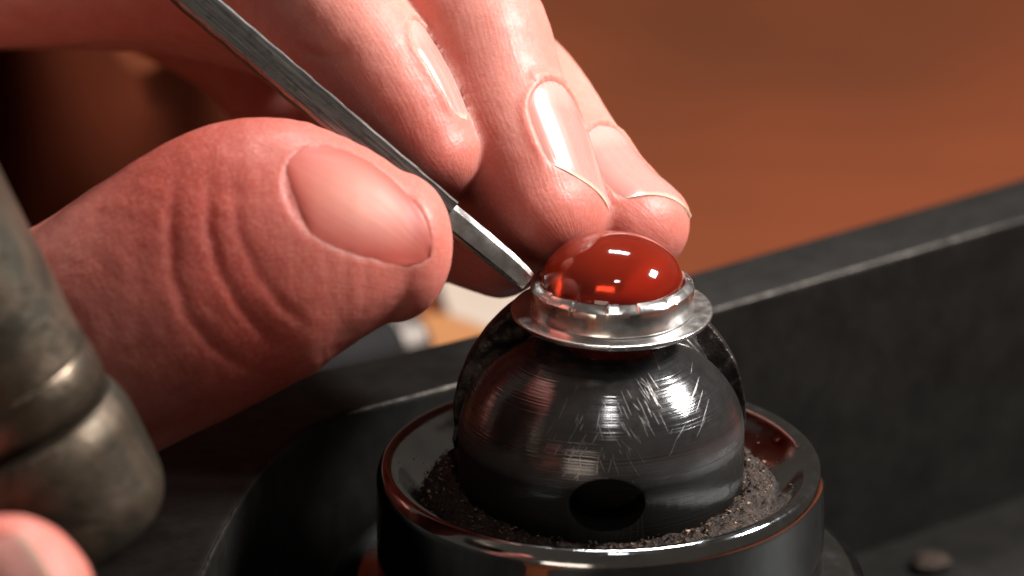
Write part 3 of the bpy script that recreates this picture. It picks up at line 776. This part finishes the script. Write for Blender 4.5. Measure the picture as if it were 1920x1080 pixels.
# ================================================================== THE STEEL HAMMER at the edge of the picture
ham = empty('hammer', P(-96, 598, -47), 'worn grey-brown steel hammer with stepped round head, out of focus', 'hammer')
axd = np.array([0.41, -0.91, 0.34]); axd /= np.linalg.norm(axd)
o0 = cc(-96, 598, -47)
e1 = np.cross(axd, [0, 0, 1.0]); e1 /= np.linalg.norm(e1); e2 = np.cross(axd, e1)
def turned(name, profile, mat, n=96):
    V = []; Fc = []
    for r, s_ in profile:
        for k in range(n):
            a = 2*math.pi*k/n; V.append(o0+axd*s_+(e1*math.cos(a)+e2*math.sin(a))*r)
    for i in range(len(profile)-1):
        for k in range(n): Fc.append((i*n+k, i*n+(k+1) % n, (i+1)*n+(k+1) % n, (i+1)*n+k))
    o = mesh(name, c2w(np.array(V)), Fc, mat, ham)
    bm = bmesh.new(); bm.from_mesh(o.data); bmesh.ops.recalc_face_normals(bm, faces=bm.faces); bm.to_mesh(o.data); bm.free(); return o
turned('neck', fillet_profile([(0, -80), (9.4, -80), (9.8, 5), (9.9, 6.6), (8.6, 6.8)], [0, 1, 2, .3, 0], 6), M['rod_steel'])
turned('collar', fillet_profile([(8.6, 6.2), (9.85, 6.3), (10.2, 8.0), (10.15, 10.4), (8.6, 11.2)], [0, .6, .8, .8, 0], 6), M['rod_bright'])
turned('striking_head', fillet_profile([(8.0, 11.0), (10.4, 11.4), (11.0, 13.5), (11.0, 21), (9.6, 23.6), (0, 24.4)], [0, .5, 1, 2.5, 2, 0], 6), M['rod_steel'])

# ================================================================== BACKGROUND THINGS on the bench, out of focus
def slab(name, poly, z0, z1, mat, label, cat):
    n = len(poly); V = [(*p, z0) for p in poly]+[(*p, z1) for p in poly]
    Fc = [tuple(range(n))[::-1], tuple(range(n, 2*n))]+[(i, (i+1) % n, n+(i+1) % n, n+i) for i in range(n)]
    o = mesh(name, V, Fc, mat, None, False); tag(o, label, cat)
    mb = o.modifiers.new('b', 'BEVEL'); mb.width = 0.4*S; mb.segments = 2; apply_mods(o); return o
def pxpoly(pts, z): return [Pz(x, y, z)[:2] for x, y in pts]
slab('card', pxpoly([(840, 588), (985, 640), (1040, 560), (980, 440), (800, 470)], ZB+1.2), ZB+0.1, ZB+1.2, M['card'], 'pale beige card lying on the bench beyond the trough rim', 'card')
slab('wood_offcut', pxpoly([(700, 700), (960, 660), (985, 640), (835, 585), (640, 600)], ZB+1.6), ZB+0.2, ZB+1.6, M['tan'], 'orange tan wood offcut beside the pale card', 'wood')

# a small dark-handled tool with a grey ferrule lying behind the rim
gr = empty('graver', Pz(730, 640, ZB+6), 'small dark-handled tool with grey metal ferrule behind the rim', 'tool')
g0 = Pz(560, 700, ZB+7); g1 = Pz(790, 640, ZB+7); ga = (g1-g0)/np.linalg.norm(g1-g0); gb = np.cross(ga, [0, 0, 1]); gc = np.cross(ga, gb); gl = np.linalg.norm(g1-g0)
def gturn(name, profile, mat):
    V = []; Fc = []; n = 40
    for r, s_ in profile:
        for k in range(n):
            a = 2*math.pi*k/n; V.append(g0+ga*s_+(gb*math.cos(a)+gc*math.sin(a))*r)
    for i in range(len(profile)-1):
        for k in range(n): Fc.append((i*n+k, i*n+(k+1) % n, (i+1)*n+(k+1) % n, (i+1)*n+k))
    mesh(name, V, Fc, mat, gr)
gturn('handle', fillet_profile([(0, -6), (5, -5), (6.6, 4), (5.2, gl*0.7), (0, gl*0.7)], [0, 2, 4, .6, 0]), M['dark_handle'])
M['dull_ferrule'] = metal('dull_ferrule', (0.14, 0.125, 0.115), 0.5)
gturn('ferrule', fillet_profile([(0, gl*0.7), (4.8, gl*0.7+.1), (4.6, gl*0.92), (3.0, gl), (0, gl)], [0, .5, .6, 1, 0]), M['dull_ferrule'])

# grey scrap on the floor of the trough
q0 = Pz(1745, 1035, ZB+6)
V, Fc = lathe(fillet_profile([(0, 0), (2.0, 0.1), (2.3, 0.9), (1.4, 1.5), (0, 1.6)], .5), 40, centre=(q0[0], q0[1], ZB+4))
V = [(x+0.6*noise.noise(Vector((x*.4, y*.4, z))), y+0.6*noise.noise(Vector((x*.4, y*.4, z+9))), z) for x, y, z in V]
sp = mesh('metal_scrap', V, Fc, M['dust']); tag(sp, 'small blurred pale metal scrap on the dark trough floor', 'scrap')

# dark heap added to stand in for the shaded hollow between thumb and fingers
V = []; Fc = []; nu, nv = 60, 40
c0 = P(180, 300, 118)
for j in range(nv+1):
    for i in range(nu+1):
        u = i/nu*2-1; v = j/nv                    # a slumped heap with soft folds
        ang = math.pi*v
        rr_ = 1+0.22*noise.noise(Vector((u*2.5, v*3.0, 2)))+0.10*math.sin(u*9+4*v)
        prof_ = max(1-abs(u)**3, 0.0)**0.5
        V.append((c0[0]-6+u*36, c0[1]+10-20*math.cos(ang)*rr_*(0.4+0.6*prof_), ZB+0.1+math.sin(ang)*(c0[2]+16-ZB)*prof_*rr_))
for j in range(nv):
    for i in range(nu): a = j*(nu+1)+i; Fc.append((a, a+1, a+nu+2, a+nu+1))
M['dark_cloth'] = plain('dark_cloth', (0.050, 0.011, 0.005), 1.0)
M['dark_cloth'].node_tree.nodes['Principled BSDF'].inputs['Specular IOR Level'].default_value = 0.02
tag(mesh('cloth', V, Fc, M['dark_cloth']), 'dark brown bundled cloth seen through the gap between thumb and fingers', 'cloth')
